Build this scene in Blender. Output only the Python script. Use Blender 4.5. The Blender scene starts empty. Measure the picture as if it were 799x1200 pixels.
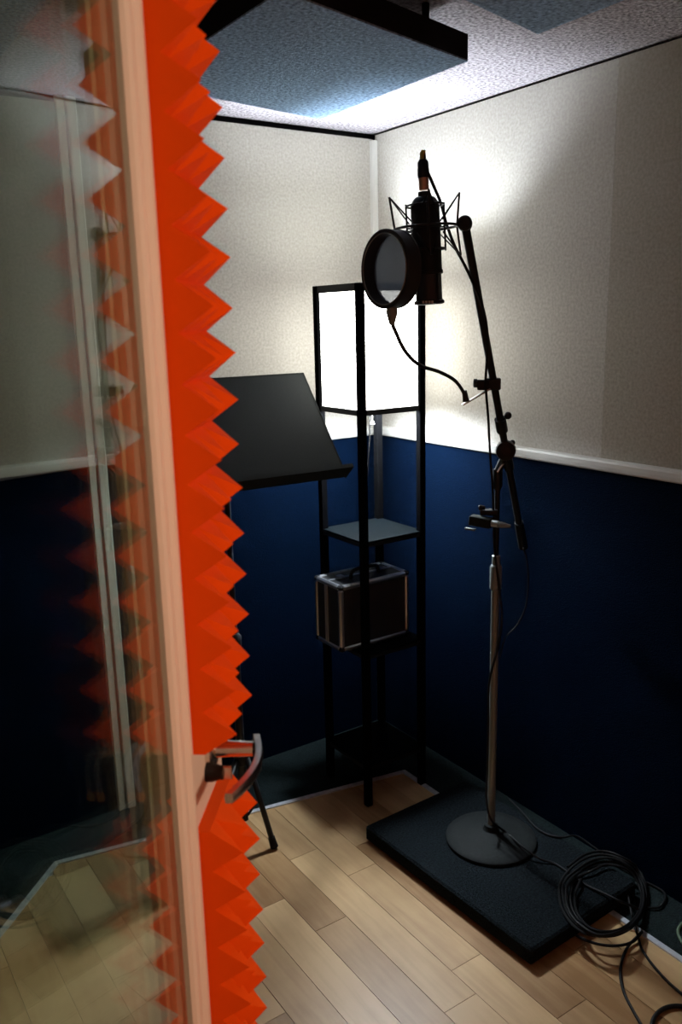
import bpy, math, random
from mathutils import Vector, Matrix
random.seed(7)
R = math.radians

# ------------------------------------------------------------------ camera, world, exposure
scene = bpy.context.scene
CAM = Vector((-1.83526, -2.48496, 1.55))
YAW, PITCH, ROLL, FPX = 0.590299, 0.224167, -0.0232512, 990.06
_cy, _sy, _cp, _sp = math.cos(YAW), math.sin(YAW), math.cos(PITCH), math.sin(PITCH)
FW = Vector((_sy*_cp, _cy*_cp, -_sp)); _r = Vector((_cy, -_sy, 0)); _u = _r.cross(FW)
RT = math.cos(ROLL)*_r + math.sin(ROLL)*_u
UP = -math.sin(ROLL)*_r + math.cos(ROLL)*_u
cd = bpy.data.cameras.new('camera'); cam = bpy.data.objects.new('camera', cd)
scene.collection.objects.link(cam)
cd.sensor_fit = 'VERTICAL'; cd.sensor_height = 36; cd.sensor_width = 24; cd.lens = FPX/1200*36
cd.clip_start = 0.02
cam.matrix_world = Matrix(((RT.x, UP.x, -FW.x, CAM.x), (RT.y, UP.y, -FW.y, CAM.y), (RT.z, UP.z, -FW.z, CAM.z), (0, 0, 0, 1)))
cd.dof.use_dof = True; cd.dof.focus_distance = 1.95; cd.dof.aperture_fstop = 5.0
scene.camera = cam

world = bpy.data.worlds.new('world'); scene.world = world; world.use_nodes = True
world.node_tree.nodes['Background'].inputs[0].default_value = (1.0, 0.9, 0.78, 1)
world.node_tree.nodes['Background'].inputs[1].default_value = 0.006
vs = scene.view_settings
vs.view_transform = 'Standard'; vs.look = 'None'; vs.gamma = 1; vs.use_curve_mapping = False
vs.exposure = 0.0
LAMP_W = 40.0          # bulb of the floor lamp
SHADE_E = 9.0         # glowing paper shade
ROOM_E = 120.0         # globe lamp of the room the camera stands in

def ray(px, py):
    return FW + RT*((px-399.5)/FPX) + UP*((600-py)/FPX)
def on_z(px, py, z):                  # a pixel on a level surface
    d = ray(px, py); return CAM + d*((z-CAM.z)/d.z)

# ------------------------------------------------------------------ materials
def mat(name, col, rough=0.6, metal=0.0, spec=0.5, noise=None, bump=None, rnd=0.0, emit=None, sheen=0.0):
    m = bpy.data.materials.new(name); m.use_nodes = True
    nt = m.node_tree; b = nt.nodes['Principled BSDF']
    b.inputs['Roughness'].default_value = rough; b.inputs['Metallic'].default_value = metal
    b.inputs['Specular IOR Level'].default_value = spec
    b.inputs['Base Color'].default_value = (*col, 1)
    if sheen: b.inputs['Sheen Weight'].default_value = sheen
    if emit:
        b.inputs['Emission Color'].default_value = (*emit[0], 1); b.inputs['Emission Strength'].default_value = emit[1]
    tc = None
    if noise or bump:
        tc = nt.nodes.new('ShaderNodeTexCoord')
    if noise:                          # (scale, amount, detail)
        n = nt.nodes.new('ShaderNodeTexNoise'); n.inputs['Scale'].default_value = noise[0]; n.inputs['Detail'].default_value = noise[2]
        nt.links.new(tc.outputs['Object'], n.inputs['Vector'])
        r = nt.nodes.new('ShaderNodeMapRange'); r.inputs[1].default_value = .3; r.inputs[2].default_value = .7
        r.inputs[3].default_value = 1-noise[1]; r.inputs[4].default_value = 1+noise[1]
        nt.links.new(n.outputs['Fac'], r.inputs[0])
        mx = nt.nodes.new('ShaderNodeVectorMath'); mx.operation = 'SCALE'; mx.inputs[0].default_value = col
        nt.links.new(r.outputs[0], mx.inputs['Scale']); nt.links.new(mx.outputs[0], b.inputs['Base Color'])
    if bump:                           # (scale, strength, distance)
        n2 = nt.nodes.new('ShaderNodeTexNoise'); n2.inputs['Scale'].default_value = bump[0]; n2.inputs['Detail'].default_value = 3
        nt.links.new(tc.outputs['Object'], n2.inputs['Vector'])
        bp = nt.nodes.new('ShaderNodeBump'); bp.inputs['Strength'].default_value = bump[1]; bp.inputs['Distance'].default_value = bump[2]
        nt.links.new(n2.outputs['Fac'], bp.inputs['Height']); nt.links.new(bp.outputs[0], b.inputs['Normal'])
    return m

M = {}
M['fabric'] = mat('beige_fabric', (.355, .332, .298), .95, spec=0, noise=(130, .16, 4), bump=(200, .3, .0012))
M['fabric2'] = mat('beige_fabric_darker', (.30, .275, .235), .95, spec=0, noise=(130, .16, 4), bump=(200, .3, .0012))  # slightly darker beige for the right wall panel nearer the doorway
M['navy'] = mat('navy_carpet', (.0003, .0025, .0086), .95, spec=.02, noise=(240, .35, 4), bump=(300, .5, .004))
M['black_gap'] = mat('black_backing', (.006, .006, .007), .9, spec=.1)
M['ceil'] = mat('ceiling_carpet', (.29, .265, .285), .95, spec=.0, noise=(120, .65, 3), bump=(160, .8, .003))
M['panel'] = mat('blue_grey_felt', (.23, .33, .46), .95, spec=.0, noise=(130, .55, 3), bump=(220, .6, .004))
M['panel_side'] = mat('black_felt', (.012, .012, .014), .95, spec=.05, bump=(220, .4, .003))
M['carpet'] = mat('dark_carpet', (.009, .015, .0155), .95, spec=.1, noise=(260, .55, 4), bump=(280, .8, .006))
M['pad'] = mat('charcoal_carpet', (.0075, .0105, .0125), .95, spec=.05, noise=(190, .95, 3), bump=(320, .9, .006))
M['white'] = mat('white_paint', (.46, .45, .42), .45)
M['cream'] = mat('cream_paint', (.72, .62, .53), .42)
M['alu'] = mat('brushed_aluminium', (.62, .63, .66), .34, 1.0)
M['strip'] = mat('aluminium_strip', (.62, .65, .70), .45, .45, noise=(60, .15, 2))
M['chrome'] = mat('satin_nickel', (.72, .66, .60), .22, 1.0)
M['blackm'] = mat('black_metal', (.006, .006, .007), .5, spec=.3)
M['blackmat'] = mat('matt_black', (.008, .008, .009), .6)
M['rubber'] = mat('black_rubber', (.004, .004, .0045), .6, spec=.2)
M['desk'] = mat('black_textured_steel', (.009, .0125, .0105), .6, spec=.16, noise=(420, .35, 2), bump=(420, .25, .001))
M['greytube'] = mat('grey_enamel_tube', (.20, .22, .21), .38, .3)
M['base_iron'] = mat('dark_iron', (.006, .008, .008), .75, spec=.2, noise=(140, .3, 3))
M['brass'] = mat('yellow_boot', (.42, .36, .05), .45)
M['copper'] = mat('copper_plug', (.55, .30, .20), .3, 1.0)
M['greencable'] = mat('green_cable', (.08, .13, .07), .5)
M['case_skin'] = mat('black_vinyl', (.010, .010, .011), .5, bump=(200, .3, .001))
M['glass_shelf'] = mat('smoked_shelf', (.002, .003, .0037), .5, spec=.03)
M['grille'] = mat('mic_grille', (.035, .037, .04), .4, .6, bump=(900, .6, .001))
M['foam'] = mat('orange_foam', (.78, .080, .004), .95, spec=.04, bump=(900, .25, .0015))
M['bulb'] = mat('bulb_glass', (.9, .9, .88), .3, emit=((1, .97, .90), 3))
M['plaster'] = mat('reddened_plaster', (.55, .27, .18), .9, bump=(30, .1, .002))  # red tint put in so the unseen outer walls bounce reddish light
M['standin'] = mat('ghost_image_white', (.80, .79, .75), .4)  # brighter white, for the added strip that imitates a ghost image
M['post'] = mat('black_lamp_frame', (.0018, .0018, .002), .8, spec=0)
M['globe'] = mat('globe_glass', (.9, .85, .8), .4, emit=((1, .70, .50), ROOM_E))
M['label'] = mat('printed_mark', (.55, .55, .52), .5)

def shade_mat():
    m = bpy.data.materials.new('paper_shade'); m.use_nodes = True; nt = m.node_tree
    b = nt.nodes['Principled BSDF']; b.inputs['Base Color'].default_value = (.85, .85, .80, 1); b.inputs['Roughness'].default_value = .9
    b.inputs['Emission Color'].default_value = (.97, .985, .93, 1); b.inputs['Emission Strength'].default_value = SHADE_E
    return m
M['shade'] = shade_mat()

def wood_mat():
    m = bpy.data.materials.new('maple_plank'); m.use_nodes = True; nt = m.node_tree; b = nt.nodes['Principled BSDF']
    tc = nt.nodes.new('ShaderNodeTexCoord'); oi = nt.nodes.new('ShaderNodeObjectInfo')
    ad = nt.nodes.new('ShaderNodeVectorMath'); ad.operation = 'ADD'
    sc = nt.nodes.new('ShaderNodeVectorMath'); sc.operation = 'SCALE'; sc.inputs['Scale'].default_value = 37
    cb = nt.nodes.new('ShaderNodeCombineXYZ'); nt.links.new(oi.outputs['Random'], cb.inputs[0]); nt.links.new(oi.outputs['Random'], cb.inputs[1])
    nt.links.new(cb.outputs[0], sc.inputs[0]); nt.links.new(tc.outputs['Object'], ad.inputs[0]); nt.links.new(sc.outputs[0], ad.inputs[1])
    mp = nt.nodes.new('ShaderNodeMapping'); mp.inputs['Scale'].default_value = (26, 2.4, 1); nt.links.new(ad.outputs[0], mp.inputs[0])
    n = nt.nodes.new('ShaderNodeTexNoise'); n.inputs['Scale'].default_value = 1.6; n.inputs['Detail'].default_value = 6; n.inputs['Distortion'].default_value = .6
    nt.links.new(mp.outputs[0], n.inputs['Vector'])
    n3 = nt.nodes.new('ShaderNodeTexNoise'); n3.inputs['Scale'].default_value = 7; n3.inputs['Detail'].default_value = 4; nt.links.new(ad.outputs[0], n3.inputs['Vector'])
    rp = nt.nodes.new('ShaderNodeValToRGB')
    rp.color_ramp.elements[0].position = .34; rp.color_ramp.elements[0].color = (.26, .135, .050, 1)
    rp.color_ramp.elements[1].position = .88; rp.color_ramp.elements[1].color = (.60, .405, .205, 1)
    mixf = nt.nodes.new('ShaderNodeMath'); mixf.operation = 'MULTIPLY_ADD'; mixf.inputs[1].default_value = .45
    m2 = nt.nodes.new('ShaderNodeMath'); m2.operation = 'MULTIPLY_ADD'; m2.inputs[1].default_value = .30; 
    m3 = nt.nodes.new('ShaderNodeMath'); m3.operation = 'MULTIPLY'; m3.inputs[1].default_value = .58
    nt.links.new(oi.outputs['Random'], m3.inputs[0])
    nt.links.new(n3.outputs['Fac'], m2.inputs[0]); nt.links.new(m3.outputs[0], m2.inputs[2])
    nt.links.new(n.outputs['Fac'], mixf.inputs[0]); nt.links.new(m2.outputs[0], mixf.inputs[2])
    nt.links.new(mixf.outputs[0], rp.inputs[0]); nt.links.new(rp.outputs[0], b.inputs['Base Color'])
    b.inputs['Roughness'].default_value = .38; b.inputs['Specular IOR Level'].default_value = .45
    return m
M['wood'] = wood_mat()

def glass_mat():
    m = bpy.data.materials.new('door_glass'); m.use_nodes = True; nt = m.node_tree; nt.nodes.clear()
    out = nt.nodes.new('ShaderNodeOutputMaterial'); tr = nt.nodes.new('ShaderNodeBsdfTransparent'); gl = nt.nodes.new('ShaderNodeBsdfGlossy')
    tr.inputs[0].default_value = (.90, .945, .90, 1); gl.inputs['Color'].default_value = (1, 1, 1, 1); gl.inputs['Roughness'].default_value = 0.0
    ge = nt.nodes.new('ShaderNodeNewGeometry'); mr = nt.nodes.new('ShaderNodeMapRange')
    mr.inputs[3].default_value = 1.5; mr.inputs[4].default_value = 1/1.5
    nt.links.new(ge.outputs['Backfacing'], mr.inputs[0])
    fr = nt.nodes.new('ShaderNodeFresnel'); nt.links.new(mr.outputs[0], fr.inputs['IOR'])
    mx = nt.nodes.new('ShaderNodeMixShader'); nt.links.new(fr.outputs[0], mx.inputs[0]); nt.links.new(tr.outputs[0], mx.inputs[1]); nt.links.new(gl.outputs[0], mx.inputs[2])
    nt.links.new(mx.outputs[0], out.inputs['Surface'])
    return m
M['glass'] = glass_mat()

def mesh_screen_mat():                 # woven nylon of the pop filter: threads with gaps between them
    m = bpy.data.materials.new('pop_filter_nylon'); m.use_nodes = True; nt = m.node_tree
    b = nt.nodes['Principled BSDF']; out = nt.nodes['Material Output']
    b.inputs['Base Color'].default_value = (.07, .085, .11, 1); b.inputs['Roughness'].default_value = .6
    tc = nt.nodes.new('ShaderNodeTexCoord'); n = nt.nodes.new('ShaderNodeTexNoise'); n.inputs['Scale'].default_value = 420; n.inputs['Detail'].default_value = 2
    nt.links.new(tc.outputs['Object'], n.inputs['Vector'])
    mr = nt.nodes.new('ShaderNodeMapRange'); mr.inputs[1].default_value = .35; mr.inputs[2].default_value = .65; mr.inputs[3].default_value = .92; mr.inputs[4].default_value = .995
    nt.links.new(n.outputs['Fac'], mr.inputs[0])
    tl = nt.nodes.new('ShaderNodeBsdfTranslucent'); tl.inputs[0].default_value = (.11, .13, .165, 1)
    m1 = nt.nodes.new('ShaderNodeMixShader'); m1.inputs[0].default_value = .5
    nt.links.new(b.outputs[0], m1.inputs[1]); nt.links.new(tl.outputs[0], m1.inputs[2])
    tr = nt.nodes.new('ShaderNodeBsdfTransparent'); mx = nt.nodes.new('ShaderNodeMixShader')
    nt.links.new(mr.outputs[0], mx.inputs[0]); nt.links.new(tr.outputs[0], mx.inputs[1]); nt.links.new(m1.outputs[0], mx.inputs[2])
    nt.links.new(mx.outputs[0], out.inputs['Surface'])
    return m
M['screen'] = mesh_screen_mat()

# ------------------------------------------------------------------ mesh helpers
V = Vector
def frame(d):
    d = d.normalized(); a = V((0, 0, 1)) if abs(d.z) < .9 else V((1, 0, 0))
    s = d.cross(a).normalized(); return s, s.cross(d).normalized()

class MB:
    def __init__(s): s.v = []; s.f = []; s.sm = []
    def add(s, vs, fs, smooth=False):
        o = len(s.v); s.v += [V(p) for p in vs]
        for f in fs: s.f.append([i+o for i in f]); s.sm.append(smooth)
        return s
    def box(s, lo, hi, bev=0.0):
        return s.obox(V([(a+b)/2 for a, b in zip(lo, hi)]), V((1, 0, 0)), V((0, 1, 0)), V((0, 0, 1)), [(b-a)/2 for a, b in zip(lo, hi)], bev)
    def obox(s, c, ex, ey, ez, h, bev=0.0):
        """box with half sizes h along axes ex ey ez; chamfered edges when bev > 0"""
        c = V(c)
        if bev <= 0:
            vs = [c+ex*(h[0]*i)+ey*(h[1]*j)+ez*(h[2]*k) for i in (-1, 1) for j in (-1, 1) for k in (-1, 1)]
            return s.add(vs, [(0, 1, 3, 2), (4, 6, 7, 5), (0, 4, 5, 1), (2, 3, 7, 6), (0, 2, 6, 4), (1, 5, 7, 3)])
        ids = {}; vs = []
        for i in (-1, 1):
            for j in (-1, 1):
                for k in (-1, 1):
                    for ax in range(3):
                        l = [h[0]*i, h[1]*j, h[2]*k]
                        for a2 in range(3):
                            if a2 != ax: l[a2] -= bev*(i, j, k)[a2]
                        ids[(i, j, k, ax)] = len(vs); vs.append(c+ex*l[0]+ey*l[1]+ez*l[2])
        fs = []
        for ax in range(3):
            o1, o2 = (ax+1) % 3, (ax+2) % 3
            for sg in (-1, 1):
                q = []
                for a, b_ in ((-1, -1), (1, -1), (1, 1), (-1, 1)):
                    t = [0, 0, 0]; t[ax] = sg; t[o1] = a; t[o2] = b_; q.append(ids[(*t, ax)])
                fs.append(q if sg > 0 else q[::-1])
        for ax in range(3):                       # edges along ax
            o1, o2 = (ax+1) % 3, (ax+2) % 3
            for a in (-1, 1):
                for b_ in (-1, 1):
                    t0 = [0, 0, 0]; t0[ax] = -1; t0[o1] = a; t0[o2] = b_
                    t1 = list(t0); t1[ax] = 1
                    q = [ids[(*t0, o1)], ids[(*t1, o1)], ids[(*t1, o2)], ids[(*t0, o2)]]
                    fs.append(q if a*b_ < 0 else q[::-1])
        for i in (-1, 1):
            for j in (-1, 1):
                for k in (-1, 1):
                    q = [ids[(i, j, k, 0)], ids[(i, j, k, 1)], ids[(i, j, k, 2)]]
                    fs.append(q if i*j*k > 0 else q[::-1])
        return s.add(vs, fs)
    def prism(s, poly, z0, z1):
        n = len(poly); vs = [V((p[0], p[1], z0)) for p in poly]+[V((p[0], p[1], z1)) for p in poly]
        fs = [tuple(range(n))[::-1], tuple(range(n, 2*n))]+[(i, (i+1) % n, n+(i+1) % n, n+i) for i in range(n)]
        return s.add(vs, fs)
    def tube(s, pts, r, n=10, closed=False, cap=True):
        pts = [V(p) for p in pts]; m = len(pts); rr = r if isinstance(r, (list, tuple)) else [r]*m
        vs = []; fs = []; side = None
        for i, p in enumerate(pts):
            if closed: d = pts[(i+1) % m]-pts[i-1]
            else: d = pts[min(i+1, m-1)]-pts[max(i-1, 0)]
            if d.length < 1e-9: d = V((0, 0, 1))
            d.normalize()
            if side is None: side, _ = frame(d)
            side = (side-d*side.dot(d)).normalized(); up = d.cross(side)
            for k in range(n):
                a = 2*math.pi*k/n; vs.append(p+(side*math.cos(a)+up*math.sin(a))*rr[i])
        for i in range(m if closed else m-1):
            for k in range(n):
                a, b_ = i*n+k, i*n+(k+1) % n; c2, d2 = ((i+1) % m)*n+(k+1) % n, ((i+1) % m)*n+k
                fs.append((a, b_, c2, d2))
        s.add(vs, fs, True)
        if cap and not closed:
            o = len(s.v)-len(vs)
            s.f.append([o+k for k in range(n)][::-1]); s.sm.append(False)
            s.f.append([o+(m-1)*n+k for k in range(n)]); s.sm.append(False)
        return s
    def lathe(s, c, axis, prof, n=28, smooth=True, caps=True):
        """prof: list of (radius, height along axis)"""
        axis = V(axis).normalized(); e1, e2 = frame(axis); c = V(c); vs = []; fs = []; m = len(prof)
        for r, h in prof:
            for k in range(n):
                a = 2*math.pi*k/n; vs.append(c+axis*h+(e1*math.cos(a)+e2*math.sin(a))*r)
        for i in range(m-1):
            for k in range(n): fs.append((i*n+k, i*n+(k+1) % n, (i+1)*n+(k+1) % n, (i+1)*n+k))
        s.add(vs, fs, smooth); o = len(s.v)-len(vs)
        if not caps: return s
        if prof[0][0] > 1e-6: s.f.append([o+k for k in range(n)][::-1]); s.sm.append(False)
        if prof[-1][0] > 1e-6: s.f.append([o+(m-1)*n+k for k in range(n)]); s.sm.append(False)
        return s
    def ring(s, c, axis, rad, r, n=40, k=8):
        e1, e2 = frame(V(axis)); c = V(c)
        return s.tube([c+(e1*math.cos(2*math.pi*i/n)+e2*math.sin(2*math.pi*i/n))*rad for i in range(n)], r, k, closed=True)
    def ball(s, c, r, n=14, sc=(1, 1, 1)):
        prof = [(max(1e-7, r*math.sin(math.pi*i/10)), -r*math.cos(math.pi*i/10)) for i in range(11)]
        return s.lathe(c, (0, 0, 1), prof, n)
    def build(s, name, m, parent=None, origin=None, auto=35):
        off = V(ROOT.get(parent.name, (0, 0, 0))) if parent is not None else V(origin if origin is not None else (0, 0, 0))
        me = bpy.data.meshes.new(name); me.from_pydata([p-off for p in s.v], [], s.f)
        for p, sm in zip(me.polygons, s.sm): p.use_smooth = sm
        me.materials.append(M[m] if isinstance(m, str) else m)
        import bmesh
        bm = bmesh.new(); bm.from_mesh(me); bmesh.ops.recalc_face_normals(bm, faces=bm.faces)
        for e in bm.edges:
            if len(e.link_faces) == 2 and e.calc_face_angle(0) > R(auto): e.smooth = False
        bm.to_mesh(me); bm.free(); me.update()
        o = bpy.data.objects.new(name, me); scene.collection.objects.link(o)
        if parent is not None:
            o.parent = parent; ROOT[o.name] = tuple(off)
        else:
            o.location = off; ROOT[o.name] = tuple(off)
        return o
ROOT = {}
def tag(o, label, cat=None, group=None, kind=None):
    o['label'] = label
    if cat: o['category'] = cat
    if group: o['group'] = group
    if kind: o['kind'] = kind
    return o
def thing(name, loc, label, cat, group=None, kind=None):
    o = bpy.data.objects.new(name, None); o.location = loc; o.empty_display_size = .05
    scene.collection.objects.link(o); ROOT[o.name] = tuple(loc)
    return tag(o, label, cat, group, kind)
def spline(pts, n=8, closed=False):
    pts = [V(p) for p in pts]; out = []; m = len(pts)
    rng = range(m) if closed else range(m-1)
    for i in rng:
        g = lambda j: pts[j % m] if closed else pts[max(0, min(m-1, j))]
        p0, p1, p2, p3 = g(i-1), g(i), g(i+1), g(i+2)
        for k in range(n):
            t = k/n
            out.append(.5*((2*p1)+(-p0+p2)*t+(2*p0-5*p1+4*p2-p3)*t*t+(-p0+3*p1-3*p2+p3)*t**3))
    if not closed: out.append(pts[-1])
    return out
X, Y, Z = V((1, 0, 0)), V((0, 1, 0)), V((0, 0, 1))

# ------------------------------------------------------------------ the room
HC, HR = 2.1637, 1.170          # ceiling, top of the chair rail
XL, YF = -2.25, -2.20           # left wall, front wall (inner faces)
floor = MB().box((XL-.1, YF-.1, -.12), (.1, .1, -.014)).build('floor', 'black_gap', origin=(-1, -1, 0))
tag(floor, 'pale maple plank floor edged with dark carpet', 'floor', kind='structure')

POLY = [(-.170, YF), (-.170, -.3635), (-1.328, -.160), (-1.95, -.806), (-1.95, YF)]
def clip(poly, P):
    for i in range(len(P)):
        a, b_ = V(P[i]), V(P[(i+1) % len(P)]); n = V((-(b_-a).y, (b_-a).x)); out = []
        for j in range(len(poly)):
            p, q = V(poly[j]), V(poly[(j+1) % len(poly)]); dp, dq = (p-a).dot(n), (q-a).dot(n)
            if dp >= 0: out.append(p)
            if (dp >= 0) != (dq >= 0): out.append(p+(q-p)*(dp/(dp-dq)))
        poly = out
        if not poly: return []
    return poly
def inset(P, d):
    n = len(P); L = []
    for i in range(n):
        a, b_ = V(P[i]), V(P[(i+1) % n]); t = (b_-a).normalized(); nn = V((-t.y, t.x)); L.append((a+nn*d, t))
    res = []
    for i in range(n):
        (p, t), (q, u) = L[i-1], L[i]; cr = t.x*u.y-t.y*u.x; w = q-p
        res.append(p+t*((w.x*u.y-w.y*u.x)/cr))
    return [tuple(r_) for r_ in res]
WP = inset(POLY, .012)
fixed = {0: [-.72], 1: [-1.25, -.56], 2: [-.855], 3: [-.697, -1.62], -1: [-1.41, -.62], -3: [-1.29, -.55]}
PWD = .098
for k in range(-4, 15):
    x1 = -.56-PWD*k; x0 = x1-PWD
    js = list(fixed.get(k, []))
    if not js: js = [random.uniform(-1.0, -.3)]
    y = min(js)
    while y > YF: y -= random.uniform(.42, .8); js.append(y)
    y = max(js)
    while y < -.1: y += random.uniform(.42, .8); js.append(y)
    js = sorted(js); js = [YF-.01]+[j for j in js if YF < j < 0]+[0.0]
    for a, b_ in zip(js[:-1], js[1:]):
        g = .0007; pl = clip([(x0+g, a+g), (x1-g, a+g), (x1-g, b_-g), (x0+g, b_-g)], WP)
        if len(pl) < 3: continue
        ar = abs(sum(pl[i].x*pl[(i+1) % len(pl)].y-pl[(i+1) % len(pl)].x*pl[i].y for i in range(len(pl))))/2
        if ar < 2e-4: continue
        MB().prism(pl, -.014, random.uniform(-.0006, .0)).build('plank', 'wood', floor)
# carpet border pieces
def carpet(poly): MB().prism(poly, -.014, .002).build('carpet_border', 'carpet', floor)
carpet([(-.170, YF), (0, YF), (0, 0), (-.170, -.3635)])
carpet([(-.170, -.3635), (0, 0), (-1.328, 0), (-1.328, -.160)])
carpet([(-1.328, -.160), (-1.328, 0), (XL, 0), (XL, -.806), (-1.95, -.806)])
carpet([(XL, YF), (-1.95, YF), (-1.95, -.806), (XL, -.806)])
# aluminium edging between wood and carpet
WQ = inset(POLY, .016)
for i, nm in ((0, 'trim_1'), (1, 'trim_2'), (2, 'trim_3'), (3, 'trim_4')):
    st = MB().prism([POLY[i], POLY[i+1], WQ[i+1], WQ[i]], -.013, .0045).build(nm, 'strip', origin=(POLY[i][0], POLY[i][1], 0))
    tag(st, ['aluminium edging strip between maple planks and carpet along the right wall', 'aluminium edging strip in front of the back wall carpet',
             'aluminium edging strip cutting diagonally across the floor behind the glass door', 'aluminium edging strip along the left wall carpet'][i], 'trim', kind='structure')

def wall(name, box_lo, box_hi, panels, label):
    w = MB().box(box_lo, box_hi).build(name, 'black_gap', origin=((box_lo[0]+box_hi[0])/2, (box_lo[1]+box_hi[1])/2, 0))
    tag(w, label, 'wall', kind='structure')
    for nm, lo, hi, m in panels: MB().box(lo, hi).build(nm, m, w)
    return w
T = .018
GAP = .020
wall('wall_back', (XL-.1, T, -.1), (.12, .12, HC+.03), [
    ('fabric_panel', (-1.05, 0, HR-.03), (-.006, T, HC-GAP), 'fabric'), ('fabric_panel', (XL, 0, HR-.03), (-1.052, T, HC-GAP), 'fabric'),
    ('carpet_panel', (XL, 0, 0), (-.006, T, HR-.03), 'navy')], 'back wall of beige fabric above and navy carpet below the rail')
wall('wall_right', (T, YF-.1, -.1), (.12, T, HC+.03), [
    ('fabric_panel', (0, -1.0078, HR-.03), (T, -.006, HC-.008), 'fabric'), ('fabric_panel', (0, YF, HR-.03), (T, -1.0082, HC-.008), 'fabric2'),
    ('carpet_panel', (0, YF, 0), (T, -.006, HR-.03), 'navy')], 'right wall of beige fabric above and navy carpet below the rail')
wall('wall_left', (XL-.12, YF-.1, -.1), (XL-T, .12, HC+.03), [
    ('fabric_panel', (XL-T, YF, HR-.03), (XL, 0, HC-GAP), 'fabric'), ('carpet_panel', (XL-T, YF, 0), (XL, 0, HR-.03), 'navy')], 'left wall of the booth, beige fabric over navy carpet')
# front wall with the doorway the camera looks through
DX0, DX1, DH = -1.90, -.90, 2.06
fw = MB().box((XL-.1, YF-.12, -.1), (DX0, YF, HC+.03)).box((DX1, YF-.12, -.1), (.12, YF, HC+.03)).box((DX0, YF-.12, DH), (DX1, YF, HC+.03)).build('wall_front', 'plaster', origin=(-1, YF-.06, 0))
tag(fw, 'front wall of the booth around the open doorway', 'wall', kind='structure')
jb = MB().box((DX0, YF-.13, 0), (DX0+.02, YF+.0, DH-.02)).box((DX1-.02, YF-.13, 0), (DX1, YF+.0, DH-.02)).box((DX0, YF-.13, DH-.02), (DX1, YF+.0, DH)).build('trim_5', 'cream', origin=(-1.4, YF-.06, 0))
tag(jb, 'cream painted door frame around the doorway', 'trim', kind='structure')
ce = MB().box((XL-.1, YF-.1, HC), (.1, .1, HC+.06)).build('ceiling', 'ceil', origin=(-1, -1, HC)); tag(ce, 'speckled grey carpeted ceiling', 'ceiling', kind='structure')

# chair rails: rounded white moulding
def rail(name, a, b_, n, label):
    prof = [(0, -.024), (.010, -.024), (.014, -.020), (.0155, -.010), (.0155, 0), (.013, .006), (.006, .009), (0, .009)]
    a, b_, n = V(a), V(b_), V(n); vs = []; k = len(prof)
    for p in (a, b_):
        for d, h in prof: vs.append(p+n*d+Z*(h-.009))
    fs = [(i, (i+1) % k, k+(i+1) % k, k+i) for i in range(k)]+[tuple(range(k)), tuple(range(k, 2*k))[::-1]]
    o = MB().add(vs, fs).build(name, 'white', origin=tuple((a+b_)/2)); tag(o, label, 'trim', kind='structure')
rail('trim_6', (XL, 0, HR), (-.018, 0, HR), (0, -1, 0), 'white chair rail moulding along the back wall')
rail('trim_7', (0, -.018, HR), (0, YF, HR), (-1, 0, 0), 'white chair rail moulding along the right wall')
rail('trim_8', (XL, YF, HR), (XL, 0, HR), (1, 0, 0), 'white chair rail moulding along the left wall')
c8 = MB().prism([(-.019, 0), (-.016, -.010), (-.010, -.016), (0, -.019), (.004, .004)], 0, HC-.025).build('trim_9', 'white', origin=(-.01, -.01, 0))
tag(c8, 'white vertical strip covering the corner behind the floor lamp', 'trim', kind='structure')
t10 = MB().box((-1.078, -.016, .002), (-1.054, 0, HC-.004), .003).box((-1.051, -.020, .002), (-1.022, 0, HC-.004), .003).build('ghost_strip', 'standin', origin=(-1.05, -.01, 0))  # added strip, mimics the white ghost image in the door glass
tag(t10, 'white grooved batten on the back wall, added for the white ghost image in the door glass', 'trim', kind='structure')

# ------------------------------------------------------------------ hanging ceiling panels
PZ, PT = 2.052, .050
def cpanel(poly, label):
    cx, cyy = sum(p[0] for p in poly)/4, sum(p[1] for p in poly)/4
    t = thing('ceiling_panel', (cx, cyy, PZ), label, 'acoustic panel', 'acoustic panels hung under the ceiling')
    MB().prism(poly, PZ, PZ+.003).build('felt_face', 'panel', t)
    MB().prism(poly, PZ+.003, PZ+PT).build('core', 'panel_side', t)
    for p in poly:
        x, y = p[0]+(cx-p[0])*.25, p[1]+(cyy-p[1])*.25
        MB().lathe((x, y, PZ+PT), Z, [(.008, 0), (.008, HC-PZ-PT)], 10).build('standoff', 'blackm', t)
def quad(br, fr, fl, bl): return [tuple(on_z(*p, PZ))[:2] for p in (br, fr, fl, bl)]
BR, FR, BL = [V(tuple(on_z(*p, PZ))[:2]) for p in ((375, 140), (548, 72), (165, 98))]
d1 = (V(tuple(on_z(356, 0, PZ))[:2])-FR).normalized()
FL = FR+d1*(BR-BL).length*1.0
cpanel([tuple(BR), tuple(FR), tuple(FL), tuple(BL)], 'blue-grey felt ceiling panel hanging closest to the floor lamp')
C2 = V(tuple(on_z(630, 40, PZ))[:2]); e2 = (FR-BR)
cpanel([tuple(C2), tuple(C2+e2), tuple(C2+e2+(FL-FR)), tuple(C2+(FL-FR))], 'blue-grey felt ceiling panel hanging nearer the doorway')

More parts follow.
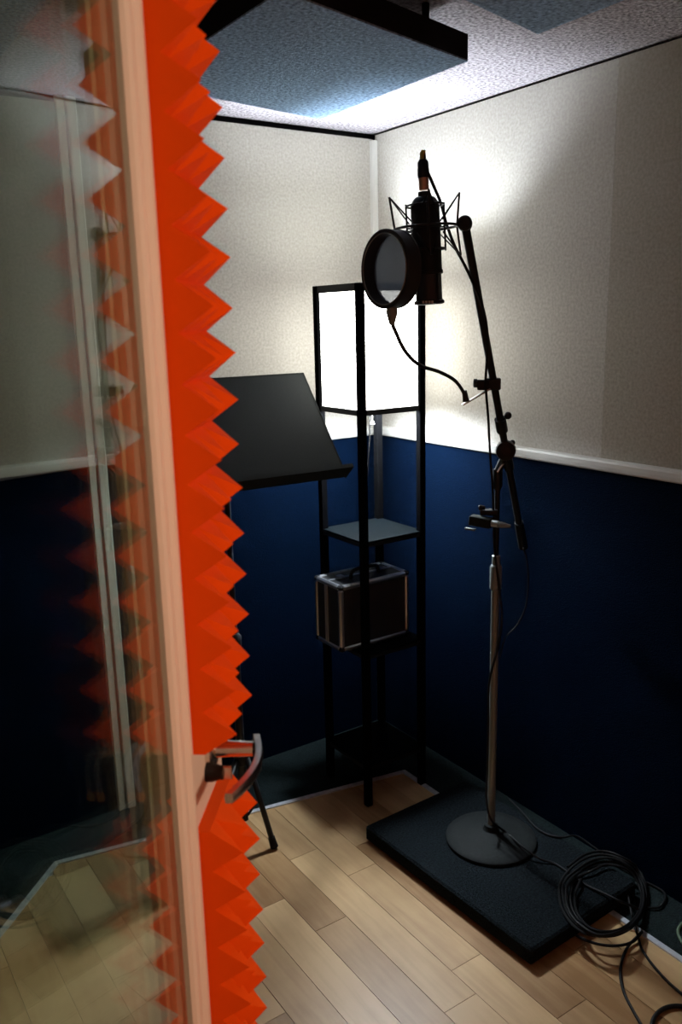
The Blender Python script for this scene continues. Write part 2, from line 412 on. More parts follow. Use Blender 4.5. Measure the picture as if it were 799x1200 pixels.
# ------------------------------------------------------------------ glazed door with orange foam
AZ = R(38.1); DU = V((math.sin(AZ), math.cos(AZ), 0)); DN = V((DU.y, -DU.x, 0))
OFF = .252                                          # camera to stile face
D_H = .22                                           # hinge line, distance ahead of the camera
HN = V((CAM.x, CAM.y, 0))+DU*D_H-DN*OFF
def dp(d, n, z): return V((CAM.x, CAM.y, 0))+DU*d+DN*(n-OFF)+Z*z      # d: distance ahead of camera, n: out of the stile face
door = thing('door_1', tuple(HN), 'open glazed door with orange foam strips and lever handle', 'door', kind='structure')
TH = .044; DW = 1.050
def dbox(m, d0, d1, n0, n1, z0, z1, bev=.002):
    return m.obox(dp((d0+d1)/2, (n0+n1)/2, (z0+z1)/2), DU, DN, Z, ((d1-d0)/2, (n1-n0)/2, (z1-z0)/2), bev)
GS = .850                                           # where the glass ends at the lock stile
dbox(MB(), GS+.012, DW, -TH, 0, .012, 2.03).build('lock_stile', 'cream', door)
dbox(MB(), D_H, D_H+.10, -TH, 0, .012, 2.03).build('hinge_stile', 'cream', door)
dbox(MB(), D_H+.10, GS+.012, -TH, 0, 1.93, 2.03).build('top_rail', 'cream', door)
dbox(MB(), D_H+.10, GS+.012, -TH, 0, .012, .20).build('bottom_rail', 'cream', door)
for nn in (-.0095, -.0340):
    dbox(MB(), D_H+.095, GS+.014, nn-.003, nn+.003, .195, 1.935, 0).build('glass_pane', 'glass', door)
def bead(prof, name):                               # moulded glazing bead beside the lock stile
    vs = []; k = len(prof)
    for z in (.20, 1.93):
        for d, n in prof: vs.append(dp(d, n, z))
    MB().add(vs, [(i, (i+1) % k, k+(i+1) % k, k+i) for i in range(k)]+[tuple(range(k)), tuple(range(k, 2*k))]).build(name, 'cream', door)
bead([(GS-.003, -.0063), (GS-.001, -.001), (GS+.004, .0015), (GS+.009, .0010), (GS+.013, -.0050), (GS+.019, -.0052), (GS+.022, .0005), (GS+.030, .0045), (GS+.038, .0050), (GS+.044, .003), (GS+.046, 0), (GS+.012, -.0063)], 'glazing_bead')
bead([(GS-.003, -.0372), (GS+.0, -.046), (GS+.03, -.048), (GS+.04, -.044), (GS+.012, -.0372)], 'glazing_bead')

FP, F0, FH0, FH1 = .0543, .897, .0168, .0565          # foam pitch, start, valley height, tip height
def foam(ztop, nrow, ncol, label, last=1.0):
    m = MB(); vs = {}; L = []
    def vid(d, n, z):
        k = (round(d, 6), round(n, 6), round(z, 6))
        if k not in vs: vs[k] = len(L); L.append(dp(d, n, z))
        return vs[k]
    fs = []
    for j in range(nrow):
        z1 = ztop-j*FP; z0 = z1-FP; zc = (z0+z1)/2
        # half pyramid at the cut edge
        tip = vid(F0, FH1, zc); a = vid(F0, FH0, z1); b_ = vid(F0, FH0, z0); c = vid(F0+FP/2, FH0, z1); d = vid(F0+FP/2, FH0, z0)
        fs += [(tip, a, c), (tip, c, d), (tip, d, b_)]
        ba, bb = vid(F0, 0, z1), vid(F0, 0, z0)
        fs += [(ba, a, tip, b_, bb)]
        for i in range(ncol):
            d0 = F0+FP/2+i*FP; dm, d1_ = d0+FP/2, d0+FP
            tip = vid(dm, FH1*((.90, .96)[i % 2]+.05*random.random()), zc+random.uniform(-.002, .002))
            p = [vid(d0, FH0, z1), vid(d1_, FH0, z1), vid(d1_, FH0, z0), vid(d0, FH0, z0)]
            fs += [(tip, p[0], p[1]), (tip, p[1], p[2]), (tip, p[2], p[3]), (tip, p[3], p[0])]
        de = F0+FP/2+ncol*FP
        fs += [(vid(de, FH0, z1), vid(de, 0, z1), vid(de, 0, z0), vid(de, FH0, z0)), (ba, bb, vid(de, 0, z0), vid(de, 0, z1))]
    de = F0+FP/2+ncol*FP
    for z in (ztop, ztop-nrow*FP):
        q = [vid(F0, 0, z), vid(F0, FH0, z)]+[vid(F0+FP/2+i*FP, FH0, z) for i in range(ncol+1)]+[vid(de, 0, z)]
        fs.append(tuple(q))
    m.add(L, fs)
    o = m.build('foam_panel', 'foam', door); o['label'] = label
NV = 14
foam(1.8112+3*FP, 17, 2, 'orange pyramid foam strip above the door handle')
foam(.9485, 15, 2, 'orange pyramid foam strip below the door handle')
# lever handle
HZ = 1.012; HD = .985
hd = MB().lathe(dp(HD, 0, HZ), DN, [(.026, 0), (.026, .006), (.022, .009), (.012, .011), (.0105, .030), (.0095, .058)], 24)
h0 = hd.build('door_handle', 'chrome', door); h0['label'] = 'satin nickel lever handle'
lv = MB(); L = []; W = []
for i in range(13):
    t = i/12; d = HD+.014-t*.118; n = .060+.012*math.sin(t*math.pi)-.014*t*t; L.append(dp(d, n, HZ+.004-.012*t)); W.append(.0095-.003*t)
vsx = []
for p, w in zip(L, W):
    for a, b_ in ((-.004, -w), (.004, -w), (.0055, 0), (.004, w), (-.004, w), (-.0055, 0)): vsx.append(p+DN*a+Z*b_)
fsx = [(i*6+k, i*6+(k+1) % 6, (i+1)*6+(k+1) % 6, (i+1)*6+k) for i in range(12) for k in range(6)]+[tuple(range(6)), tuple(range(72, 78))]
lv.add(vsx, fsx, True).build('lever', 'chrome', h0)
tt = MB().lathe(dp(HD-.022, 0, HZ-.022), DN, [(.012, 0), (.012, .008), (.009, .018), (.009, .022)], 20).build('thumb_turn', 'blackm', door)
MB().obox(dp(HD-.022, .027, HZ-.022), DU, DN, Z, (.002, .006, .009), .001).build('turn_tab', 'chrome', tt)
for z in (.25, 1.05, 1.8):
    MB().lathe(dp(D_H-.006, -.006, z), Z, [(.007, 0), (.007, .09)], 12).build('hinge', 'chrome', door)

# ------------------------------------------------------------------ floor lamp
LX, LY, LS, PWT = -.412, -.476, .245, .022
def lamp():
    t = thing('floor_lamp', (LX+LS/2, LY+LS/2, 0), 'tall black framed shelf lamp with glowing white shade in the corner', 'floor lamp')
    x0, x1, y0, y1 = LX, LX+LS, LY, LY+LS; zt = 1.65; zb = 1.272
    for x in (x0, x1-PWT):
        for y in (y0, y1-PWT): MB().box((x, y, .002), (x+PWT, y+PWT, zt), .0015).build('post', 'post', t)
    def frame4(z0, z1, w, nm):
        for x in (x0+.003, x1-PWT+.003): MB().box((x, y0+PWT, z0), (x+w, y1-PWT, z1)).build(nm, 'blackm', t)
        for y in (y0+.003, y1-PWT+.003): MB().box((x0+PWT, y, z0), (x1-PWT, y+w, z1)).build(nm, 'blackm', t)
    frame4(zt-.022, zt, .016, 'top_bar'); frame4(zb, zb+.016, .016, 'shade_bar')
    e = .012
    for lo, hi in (((x0+e, y0+PWT, zb+.016), (x0+e+.0015, y1-PWT, zt-.022)), ((x1-e-.0015, y0+PWT, zb+.016), (x1-e, y1-PWT, zt-.022)),
                   ((x0+PWT, y0+e, zb+.016), (x1-PWT, y0+e+.0015, zt-.022)), ((x0+PWT, y1-e-.0015, zb+.016), (x1-PWT, y1-e, zt-.022))):
        sp = MB().box(lo, hi).build('shade_panel', 'shade', t); sp['label'] = 'glowing white paper shade panel'
    for z in (.885, .523, .14):
        frame4(z-.012, z-.001, .016, 'shelf_rail')
        s = MB().box((x0+.004, y0+.004, z), (x1-.004, y1-.004, z+.006), .001)
        s.build('shelf', 'glass_shelf', t)
    cx, cyy = (x0+x1)/2, (y0+y1)/2
    MB().box((x0+PWT, cyy-.006, zb+.002), (x1-PWT, cyy+.006, zb+.010)).build('socket_bridge', 'blackm', t)
    MB().lathe((cx, cyy, zb+.010), Z, [(.014, 0), (.018, .02), (.018, .05), (.015, .055)], 18).build('socket', 'blackm', t)
    MB().lathe((cx, cyy, zb+.062), Z, [(.012, 0), (.014, .02), (.028, .055), (.030, .075), (.022, .098), (.008, .108), (1e-6, .109)], 20).build('bulb', 'bulb', t)
    MB().tube(spline([(cx, cyy, zb+.002), (cx-.012, cyy-.01, zb-.1), (cx-.02, cyy-.004, 1.05), (cx-.02, cyy+.02, .8935)]), .0022, 6).build('power_cord', 'rubber', t)
    MB().lathe((cx+.03, cyy+.03, zb-.045), Z, [(.001, .05), (.001, .006), (.006, .004), (.007, -.004), (.001, -.009)], 12).build('pull_knob', 'white', t)
    for zl, k in ((zb+.235, 1.55), (zb+.035, 1.7)):
        ld = bpy.data.lights.new('bulb_light', 'POINT'); ld.energy = LAMP_W*k; ld.color = (.80, .90, 1.0); ld.shadow_soft_size = .036
        lo = bpy.data.objects.new('bulb_light', ld); lo.parent = t; lo.location = V((.03, 0, zl)) if zl < zb+.1 else V((-.03, .035, zl)); scene.collection.objects.link(lo)
lamp()

# carry case on the lower shelf
def case():
    x0, x1, y0, y1, z0, h = -.462, -.188, -.419, -.268, .530, .218
    t = thing('carry_case', ((x0+x1)/2, (y0+y1)/2, z0), 'small black flight case with aluminium edges on the lamp shelf', 'case')
    ym = y0+.085; z1 = z0+h
    MB().box((x0+.004, y0+.004, z0+.004), (x1-.004, ym-.001, z1-.004), .002).build('body', 'case_skin', t)
    MB().box((x0+.004, ym+.001, z0+.004), (x1-.004, y1-.004, z1-.004), .002).build('lid', 'case_skin', t)
    w = .017
    def e(lo, hi, b_=.005): MB().box(lo, hi, b_).build('edge_profile', 'alu', t)
    for x in (x0, x1-w):
        for z in (z0, z1-w):
            e((x, y0+.012, z), (x+w, y1-.012, z+w))
        for y in (y0, y1-w): e((x, y, z0+.014), (x+w, y+w, z1-.014))
        xs = (x0+.0005, x0+.007) if x == x0 else (x1-.007, x1-.0005)
        e((xs[0], ym-.009, z0+.014), (xs[1], ym-.001, z1-.014), .001); e((xs[0], ym+.001, z0+.014), (xs[1], ym+.006, z1-.014), .001)
    for y in (y0, y1-w):
        for z in (z0, z1-w): e((x0+.012, y, z), (x1-.012, y+w, z+w))
    e((x0+.014, ym-.007, z1-.006), (x1-.014, ym+.005, z1-.001), .001)
    for x in (x0+.003, x1-.015):
        for y in (y0+.003, y1-.015):
            for z in (z0, z1-.013): MB().box((x-.004, y-.004, z), (x+.016, y+.016, z+.0135), .005).build('corner_cap', 'blackm', t)
    for x in (x0+.05, x1-.06):
        l = MB().box((x, ym-.018, z1-.002), (x+.022, ym+.016, z1+.004), .0015).build('latch', 'alu', t)
        MB().lathe((x+.011, ym-.006, z1+.004), Z, [(.006, 0), (.006, .002)], 12).build('latch_button', 'alu', l)
    cx = (x0+x1)/2
    MB().tube(spline([(cx-.055, ym-.024, z1-.003), (cx-.05, ym-.027, z1+.018), (cx-.03, ym-.03, z1+.026), (cx+.03, ym-.03, z1+.026), (cx+.05, ym-.027, z1+.018), (cx+.055, ym-.024, z1-.003)]), .006, 8).build('handle', 'blackm', t)
case()

# ------------------------------------------------------------------ music stand
def music_stand():
    C = V((-.835, -.435, 0)); t = thing('music_stand', tuple(C), 'black music stand with a wide tilted desk beside the lamp', 'music stand')
    psi, tau, h, w = -.048, .704, .362, .575
    e = V((math.cos(psi), math.sin(psi), 0)); nr = V((e.y, -e.x, 0)); up = -math.sin(tau)*nr+math.cos(tau)*Z; fn = e.cross(up).normalized()
    if fn.dot(nr) < 0: fn = -fn
    br = V((-.527, -.568, 1.123)); c = br-e*(w/2)+up*(h/2)
    dk = MB().obox(c-fn*.0016, e, up, fn, (w/2, h/2, .0016), 0).build('desk', 'desk', t)
    MB().obox(br-e*(w/2)+fn*.022+up*.0015, e, up, fn, (w/2, .0015, .026), 0).obox(br-e*(w/2)+fn*.047+up*.006, e, up, fn, (w/2, .006, .0012), 0).build('ledge', 'desk', dk)
    for s in (-1, 1): MB().obox(c+e*(s*(w/2-.001))-fn*.005, e, up, fn, (.001, h/2, .006), 0).build('folded_edge', 'desk', dk)
    MB().obox(c+up*(h/2-.001)-fn*.005, e, up, fn, (w/2, .001, .006), 0).build('folded_edge', 'desk', dk)
    hb = c-fn*.012
    MB().obox(hb, e, up, fn, (.06, .035, .008), .003).build('bracket', 'blackm', t)
    top = V((C.x, C.y, hb.z-.055))
    MB().tube([top, top+Z*.03, hb-fn*.01-up*.01], .009, 10).build('tilt_joint', 'blackm', t)
    MB().tube([V((C.x, C.y, .62)), top+Z*.004], .0085, 12).build('upper_tube', 'blackm', t)
    MB().tube([V((C.x, C.y, .10)), V((C.x, C.y, .66))], .0125, 14).build('lower_tube', 'blackm', t)
    MB().lathe((C.x, C.y, .645), Z, [(.017, 0), (.019, .01), (.019, .035), (.012, .045)], 18).build('clutch', 'blackm', t)
    MB().lathe((C.x, C.y, .30), Z, [(.016, -.02), (.021, -.015), (.021, .015), (.016, .02)], 18).build('hub', 'blackm', t)
    foot = on_z(321, 995, 0); a0 = math.atan2(foot.y-C.y, foot.x-C.x); rr = (V((foot.x, foot.y))-V((C.x, C.y))).length
    for k in range(3):
        a = a0+k*2*math.pi/3; d = V((math.cos(a), math.sin(a), 0)); r2 = rr if k == 0 else .26
        p0 = C+d*.018+Z*.30; p1 = C+d*r2+Z*.014
        lg = MB().tube([p0, p1], .0085, 10).build('leg', 'blackm', t)
        MB().tube([p1+(p0-p1).normalized()*.028, p1-(p0-p1).normalized()*.006], [.0105, .0125], 12).build('rubber_foot', 'rubber', lg)
        MB().tube([C+d*.012+Z*.115, C+d*(r2*.48)+Z*.16], .004, 8).build('brace', 'blackm', t)
music_stand()

# ------------------------------------------------------------------ platform pad
PADZ = .052
pc = [V((-.520, -.613)), V((-.497, -1.270))]
dx = (pc[1]-pc[0]).normalized(); px_ = V((-dx.y, dx.x)); pwid = .42
pad_poly = [pc[0], pc[1], pc[1]+px_*pwid, pc[0]+px_*pwid]
cpad = sum(pad_poly, V((0, 0)))/4
pm = MB().obox(V((cpad.x, cpad.y, .0045+(PADZ-.0045)/2)), V((px_.x, px_.y, 0)), V((dx.x, dx.y, 0)), Z, (pwid/2, (pc[1]-pc[0]).length/2, (PADZ-.0045)/2), .006)
pad = pm.build('stand_platform', 'pad', origin=(cpad.x, cpad.y, .0045)); tag(pad, 'dark carpet covered slab under the round microphone stand base', 'platform')

# ------------------------------------------------------------------ microphone stand
B0 = on_z(575, 984, PADZ); BX, BY = B0.x, B0.y
NV_ = V((BX-CAM.x, BY-CAM.y, 0)).normalized(); SV = V((NV_.y, -NV_.x, 0))       # away from camera, to the right
def sp(px, py, off=0.0):                       # pixel on the upright plane through the stand (off: further away)
    d = ray(px, py); return CAM+d*((V((BX, BY, 0))+NV_*off-V((CAM.x, CAM.y, 0))).dot(NV_)/(d.x*NV_.x+d.y*NV_.y))
LEAN = .36                                       # the boom leans this far towards the doorway at its top
BA, BB = sp(545, 264, -LEAN), sp(613, 641, .15)
def pix(P):
    d = P-CAM; return 600-FPX*d.dot(UP)/d.dot(FW)
def bx(py):                                     # point of the boom axis at a given image height
    lo_, hi_ = -.05, 1.1
    for _ in range(40):
        m_ = (lo_+hi_)/2
        if pix(BA+(BB-BA)*m_) < py: lo_ = m_
        else: hi_ = m_
    return BA+(BB-BA)*lo_
def offb(py): return (bx(py)-V((BX, BY, 0))).dot(NV_)
def mic_stand():
    t = thing('microphone_stand', (BX, BY, PADZ), 'boom microphone stand with round dark base on the carpeted platform', 'microphone stand')
    O = V((BX, BY, PADZ))
    MB().lathe(O, Z, [(.128, 0), (.131, .003), (.131, .010), (.127, .014), (.10, .020), (.05, .030), (.024, .036), (.021, .040), (.020, .052), (.016, .055)], 48).build('base', 'base_iron', t)
    zc = sp(582, 672).z
    MB().lathe(O, Z, [(.0115, .04), (.0115, zc-PADZ)], 18).build('lower_tube', 'greytube', t)
    MB().lathe((BX, BY, zc), Z, [(.0125, -.045), (.0165, -.042), (.0165, .018), (.0135, .024), (.0115, .026), (.0115, .05), (.0085, .052)], 20).build('clutch', 'greytube', t)
    pv = sp(590, 527); top = V((BX, BY, sp(586, 552).z))
    MB().lathe((BX, BY, zc), Z, [(.0072, .03), (.0072, top.z-zc)], 14).build('upper_tube', 'blackm', t)
    MB().tube([top-Z*.05, top-Z*.04, top+Z*.005], [.009, .013, .013], 14).build('socket', 'blackm', t)
    # pivot block and knob
    a, b_ = BA, BB; pj = bx(527)
    pvb = MB().lathe(pj-NV_*.028, NV_, [(.012, 0), (.024, .003), (.026, .012), (.026, .026), (.022, .034)], 22).build('pivot', 'blackm', t)
    MB().tube([top, pj-NV_*.012-Z*.01], .010, 12).build('pivot_neck', 'blackm', t)
    kp = sp(600, 519, -.02); MB().tube([pj, kp], .0045, 8).build('pivot_bolt', 'alu', pvb); MB().ball(kp, .008).build('pivot_knob', 'blackm', pvb)
    MB().tube(spline([sp(590, 533, -.034), sp(591, 541, -.036), sp(586, 548, -.036), sp(583, 553, -.034)]), .0022, 6).build('pivot_clip', 'alu', pvb)
    # boom
    MB().tube([a, pj], .0092, 14).build('boom_upper', 'blackm', t)
    MB().tube([pj, b_], .0095, 14).build('boom_lower', 'blackm', t)
    MB().tube([bx(612), b_], [.0125, .0135], 14).build('counter_grip', 'rubber', t)
    MB().tube([bx(491), bx(505)], .0145, 14).build('boom_collar', 'blackm', t)
    MB().tube([bx(533), bx(549)], .0135, 14).build('boom_collar', 'blackm', t)
    k2 = sp(595, 487, offb(490)); MB().tube([bx(495), k2], .004, 8).build('collar_bolt', 'blackm', t); MB().ball(k2, .0095).build('collar_knob', 'blackm', t)
    MB().lathe(bx(262)-NV_*.018, NV_, [(.011, 0), (.0155, .004), (.0155, .032), (.011, .036)], 18).build('boom_swivel', 'blackm', t)
mic_stand()

# microphone hanging upside down
MO = -LEAN; MA, MBt = sp(497.5, 236, MO), sp(503, 357, MO); MAX = (MBt-MA).normalized()
def microphone():
    t = thing('microphone', tuple(MBt), 'large black tube microphone hanging upside down in its shock mount', 'microphone')
    Ln = (MBt-MA).length; r = .0305
    MB().lathe(MA, MAX, [(.013, -.019), (.0135, -.010), (.020, -.008), (.025, -.003), (.0285, .003), (r, .010), (r, Ln*.66)], 30).build('body', 'blackm', t)
    MB().lathe(MA, MAX, [(r, Ln*.66), (r+.0018, Ln*.665), (r+.0018, Ln*.70), (r-.0005, Ln*.705)], 30).build('band', 'blackm', t)
    MB().lathe(MA, MAX, [(r-.002, Ln*.70), (r-.002, Ln*.965)], 30).build('grille', 'grille', t)
    MB().lathe(MA, MAX, [(r-.001, Ln*.955), (r+.002, Ln*.965), (r+.002, Ln*.99), (r-.003, Ln)], 30).build('end_cap', 'blackm', t)
    s1 = SV
    for k in range(4):
        a = R(45+90*k); d = (s1*math.cos(a)+NV_*math.sin(a))
        MB().tube([MA+MAX*(Ln*.70)+d*(r-.001), MA+MAX*(Ln*.96)+d*(r-.001)], .0022, 6).build('grille_rib', 'blackm', t)
    mk = MB()
    for x in (-.010, -.0035, .003, .0095):
        q = MA+MAX*(Ln*.977)-NV_*(r+.0022)+SV*x; mk.obox(q, SV, NV_, MAX, (.0022, .0004, .0025), 0)
    mk.build('printed_mark', 'label', t)
    return Ln
LN = microphone()

def shock_mount():
    Cc = MA+MAX*(.053)                              # ring centre on the mic axis
    t = thing('shock_mount', tuple(Cc), 'spidery black shock mount suspending the microphone on elastic cords', 'shock mount')
    u = -MAX; s = (SV-u*SV.dot(u)).normalized(); g = u.cross(s)
    RO, RI = .066, .040
    MB().ring(Cc, u, RO, .0028, 44, 8).build('outer_ring', 'blackm', t)
    for hh in (.045, -.045): MB().ring(Cc+u*hh, u, RI, .0022, 36, 8).build('inner_ring', 'blackm', t)
    MB().ring(Cc, u, .0325, .0022, 36, 8).build('mic_collar', 'blackm', t)
    for k in range(4):
        a = R(12+90*k); d = s*math.cos(a)+g*math.sin(a)
        tp, bt = Cc+d*(RO+.008)+u*.066, Cc+d*(RO+.006)-u*.061
        MB().tube([bt, Cc+d*RO, tp], .0024, 7).build('outer_arm', 'blackm', t)
        MB().tube([Cc+d*RI-u*.049, Cc+d*RI+u*.049], .0022, 7).build('inner_rod', 'blackm', t)
        MB().tube([Cc+d*.031, Cc+d*(RI+.001)], .002, 6).build('spoke', 'blackm', t)
        for sg in (-1, 1):
            b2 = a+sg*R(36); d2 = s*math.cos(b2)+g*math.sin(b2)
            MB().tube([tp, Cc+d2*RI+u*.012], .0016, 6).build('elastic_cord', 'rubber', t)
            MB().tube([bt, Cc+d2*RI-u*.012], .0016, 6).build('elastic_cord', 'rubber', t)
    MB().tube([Cc+s*RO, bx(263)], [.0045, .0065], 10).build('mount_stem', 'blackm', t)
    MB().ball(sp(540, 262, MO-.012), .010).build('mount_knob', 'blackm', t)
shock_mount()

# pop filter on a gooseneck
def pop_filter():
    yaw = R(44); ax = (-NV_*math.cos(yaw)-SV*math.sin(yaw)).normalized()   # faces the singer
    c = sp(452.5, 315.5, MO-.10); r = .0775
    t = thing('pop_filter', tuple(c-Z*r), 'round black pop filter screen on a curved gooseneck before the microphone', 'pop filter')
    def hoop(c0, ro, ri, th):
        MB().lathe(c0, ax, [(ri, 0), (ri, th), (ro, th), (ro, 0), (ri, 0)], 52, caps=False).build('hoop', 'blackmat', t)
    hoop(c-ax*.024, r, r-.007, .024); hoop(c, r+.001, r-.008, .005)
    hoop(c-ax*.028, r+.001, r-.008, .005)
    MB().ring(c+ax*.006, ax, r-.007, .0012, 52, 6).build('rim_bead', 'greytube', t)
    MB().lathe(c-ax*.022, ax, [(1e-6, 0), (r-.008, 0)], 52, caps=False).build('nylon_screen', 'screen', t)
    q = c-ax*.014-Z*(r-.002)
    MB().tube([q+Z*.004, q-Z*.012, q-Z*.026, q-Z*.036], [.011, .012, .008, .0055], 12).build('stem_clip', 'greytube', t)
    oc = offb(450); e = sp(546, 470, oc-.035)
    gp = [q-Z*.032, sp(463, 388, MO-.08), sp(475, 412, MO-.05), sp(492, 428, MO+.0), sp(515, 436, MO+.08), sp(533, 446, oc-.08), sp(543, 460, oc-.045), e]
    MB().tube(spline(gp), .0042, 9).build('gooseneck', 'blackmat', t)
    MB().tube([sp(544, 458, oc-.038), e], [.006, .0085], 10).build('neck_sleeve', 'blackmat', t)
    # clamp: flat strap, jaw and thumb screw on the boom
    p0, p1 = sp(544, 473, oc-.035), sp(571, 457, oc-.018); dd = (p1-p0).normalized(); sd = dd.cross(Z).normalized(); uu = sd.cross(dd)
    MB().obox((p0+p1)/2, dd, sd, uu, ((p1-p0).length/2+.006, .008, .0018), .0006).build('clamp_strap', 'alu', t)
    j = sp(577, 450, oc-.004)
    MB().obox(j, SV, NV_, Z, (.020, .016, .014), .003).build('clamp_jaw', 'blackm', t)
    MB().obox(sp(566, 451, oc-.016), SV, NV_, Z, (.014, .010, .012), .002).build('clamp_block', 'blackm', t)
    MB().tube([sp(568, 449, oc-.014), sp(557, 449, oc-.014)], .0035, 8).build('clamp_screw', 'blackm', t)
    kx = sp(558, 449, oc-.014); MB().lathe(kx, -SV, [(.006, -.004), (.0105, -.002), (.0105, .006), (.006, .008)], 14).build('thumb_knob', 'blackm', t)
pop_filter()

# clamp-on box with a plug, half way up the stand
def clamp_box():
    c = sp(563.5, 611, -.026); t = thing('cable_adapter', tuple(c-Z*.015), 'small black box with a silver plug clamped to the stand pole', 'adapter')
    ex = (SV*.93-NV_*.33-Z*.06).normalized(); ey = ex.cross(Z).normalized(); ez = ey.cross(ex)
    if ez.z < 0: ez = -ez
    MB().obox(c, ex, ey, ez, (.030, .015, .013), .002).build('box_body', 'desk', t)
    p = c+ex*.030
    pl = MB().tube([p, p+ex*.018], .0095, 14).build('plug', 'alu', t)
    MB().tube([p+ex*.018, p+ex*.026, p+ex*.052], [.0085, .0085, .004], 12).build('plug_boot', 'greytube', pl)
    MB().obox(sp(573, 600, -.008), SV, NV_, Z, (.024, .014, .007), .002).build('clamp_arm', 'blackm', t)
    MB().lathe(sp(564, 595, -.02), -SV, [(.005, -.01), (.0075, 0), (.0075, .006), (.005, .008)], 12).build('clamp_knob', 'blackm', t)
    MB().obox(sp(551, 620, -.026), ex, ey, ez, (.015, .006, .0022), .001).build('latch_tab', 'greytube', t)
clamp_box()

# ------------------------------------------------------------------ cables
CR = .0033
def cable(name, pts, label, m='rubber', r=CR, n=8, org=None):
    q = spline(pts, n); o = MB().tube(q, r, 8).build(name, m, origin=tuple(min(q, key=lambda p: p.z)))
    return tag(o, label, 'cable')
def plug():
    t = thing('cable_plug', tuple(MA-MAX*.022), 'plug with copper collar and yellow boot on top of the microphone', 'plug')
    a = MA-MAX*.0225; u = -MAX
    MB().lathe(a, u, [(.0105, 0), (.0105, .024)], 16).build('collar', 'copper', t)
    MB().lathe(a, u, [(.0115, .024), (.0125, .03), (.0115, .055), (.008, .06)], 16).build('shell', 'blackm', t)
    MB().tube([a+u*.058, a+u*.072, a+u*.078+SV*.003], [.0065, .006, .0045], 12).build('boot', 'brass', t)
    return a+u*.078+SV*.003
PT_ = plug()
def fl(px, py, z=CR+.0005): return on_z(px, py, z)
pz = PADZ+CR+.001
cable('microphone_cable', [PT_, sp(499, 196, MO-.004), sp(506, 213, MO+.002), sp(516, 237, MO+.035), sp(523, 262, MO+.075), sp(533, 289, MO+.06)]+[sp(x, y, offb(y)+o) for x, y, o in ((545, 312, .012), (556, 336, -.014), (566, 362, -.016), (571, 392, -.016), (570, 425, -.028), (569, 452, -.044), (572, 490, -.046))]+[sp(574, 530, -.050), sp(577, 570, -.03), sp(578, 600, -.012), sp(579, 640, -.022), sp(585, 690, -.022), sp(588, 725, -.016), sp(583, 760, -.020), sp(573, 800, -.022), sp(572, 850, -.020), sp(571, 900, -.018), sp(570, 935, -.028),
      sp(575, 960, -.045), fl(592, 975, PADZ+.032), fl(612, 992, PADZ+.030), fl(632, 1006, PADZ+.012), fl(650, 1012, pz), fl(668, 1024, pz), fl(688, 1038, pz), fl(706, 1046, pz+.004), fl(726, 1056, .062), fl(745, 1064, .034), fl(752, 1072, .024)],
      'thin black microphone cable running down the boom and pole to the platform', n=9)
cable('boom_cable', [sp(613, 642, -.004), sp(617, 655, -.004), sp(619, 680, -.004), sp(616, 710, -.006), sp(606, 732, -.012), sp(592, 748, -.020), sp(586, 770, -.024)], 'thin black wire looping from the lower boom end back to the pole', r=.002)
# coiled spare cable
lp = []
def loop(cx, cyy, ax, ay, tilt, n, z, a0=0, sweep=360, jit=0):
    for i in range(n):
        a = R(a0+sweep*i/n); x, y = ax*math.cos(a), ay*math.sin(a)
        zz = z(cx+x*math.cos(R(tilt))-y*math.sin(R(tilt))) if callable(z) else z
        lp.append(fl(cx+x*math.cos(R(tilt))-y*math.sin(R(tilt))+random.uniform(-jit, jit), cyy+x*math.sin(R(tilt))+y*math.cos(R(tilt))+random.uniform(-jit, jit), zz))
zz = lambda px: PADZ+.007 if px < 732 else max(.012, PADZ+.007-(px-732)*.0022)
for k in range(5):
    loop(706+k*1.6, 1048+k*1.3, 52-k*3.2, 50-k*2.6, 20+5*k, 14, lambda p, k=k: zz(p)+.0055*(k % 3), 200, 360, 1.0)
loop(706, 1085, 44, 22, 12, 8, lambda p: .020, 200, -200)
lp += [fl(752, 1092, .02), fl(746, 1098, .012), fl(734, 1112, .006), fl(727, 1135, CR+.001), fl(730, 1160, CR+.001), fl(742, 1185, CR+.001), fl(754, 1206, CR+.001), fl(768, 1235, CR+.001)]
cable('coiled_cable', lp, 'black cable coiled in a loose ring at the platform corner by the wall', n=6, r=.0036)
cable('tail_cable', [fl(736, 1050, .030), fl(741, 1075, .024), fl(747, 1096, .016), fl(752, 1112, .006), fl(764, 1130, CR+.001), fl(782, 1150, CR+.001), fl(799, 1165, CR+.001), fl(825, 1188, CR+.001)], 'black cable running from the coil across the planks towards the right wall')
cable('floor_loop_cable', [fl(764, 1225, CR+.002), fl(763, 1205, CR+.002), fl(768, 1190, CR+.002), fl(780, 1181, CR+.002), fl(797, 1179, CR+.002), fl(818, 1184, CR+.002)], 'thick black cable bend lying on the planks clear of the coil', r=.005)
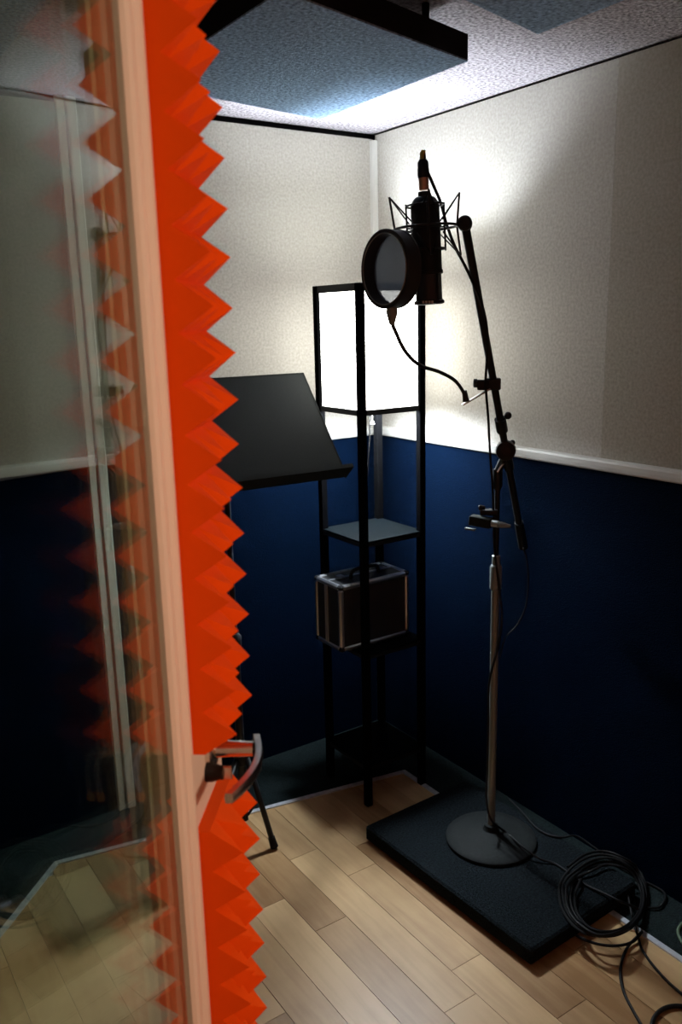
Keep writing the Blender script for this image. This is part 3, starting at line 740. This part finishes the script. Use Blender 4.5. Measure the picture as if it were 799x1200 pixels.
cable('wall_cable', [fl(596, 936, pz), fl(612, 952, pz), fl(626, 968, pz), fl(642, 978, pz), fl(660, 981, pz), fl(676, 980, .05), fl(700, 996, .03), fl(726, 1016, .008), fl(750, 1030, .008), fl(778, 1046, .008), fl(774, 1062, .008), fl(758, 1064, .008)], 'slack black cable lying between the platform and the right wall', r=.003)
cable('green_cable', [fl(812, 1120, .006), fl(802, 1108, .006), fl(795, 1096, .006), fl(796, 1086, .006), fl(806, 1078, .006), fl(820, 1080, .006)], 'greenish cable loop on the carpet strip by the right wall', 'greencable', r=.004)

# ------------------------------------------------------------------ room the camera stands in
rf = MB().box((-4.2, -5.2, -.12), (1.2, YF-.12, -.001)).build('floor_outside', 'wood', origin=(-1.5, -3.8, 0)); tag(rf, 'wooden floor of the room outside the booth', 'floor', kind='structure')
rc = MB().box((-4.2, -5.2, 2.5), (1.2, YF-.12, 2.56)).build('ceiling_outside', 'plaster', origin=(-1.5, -3.8, 2.5)); tag(rc, 'plain ceiling of the room outside the booth', 'ceiling', kind='structure')
for nm, lo, hi in (('wall_outside_back', (-4.2, -5.3, -.1), (1.2, -5.2, 2.5)), ('wall_outside_left', (-4.3, -5.2, -.1), (-4.2, YF-.12, 2.5)), ('wall_outside_right', (1.2, -5.2, -.1), (1.3, YF-.12, 2.5))):
    w = MB().box(lo, hi).build(nm, 'plaster', origin=tuple((V(lo)+V(hi))/2)); tag(w, 'warm plaster '+nm.replace('_', ' '), 'wall', kind='structure')
gx, gy = -.60, -3.18
gl = thing('globe_lamp', (gx, gy, 0), 'standing lamp with a warm glowing globe in the room outside the booth', 'floor lamp')
MB().lathe((gx, gy, 0), Z, [(.15, 0), (.15, .015), (.14, .02), (.02, .03)], 32).build('base', 'blackm', gl)
MB().lathe((gx, gy, .025), Z, [(.011, 0), (.011, 1.46)], 14).build('pole', 'blackm', gl)
MB().lathe((gx, gy, 1.48), Z, [(.03, 0), (.045, .02), (.045, .035)], 20).build('collar', 'blackm', gl)
MB().lathe((gx, gy, 1.63), Z, [(max(1e-7, .12*math.sin(math.pi*i/14)), -.12*math.cos(math.pi*i/14)) for i in range(15)], 28).build('globe', 'globe', gl)
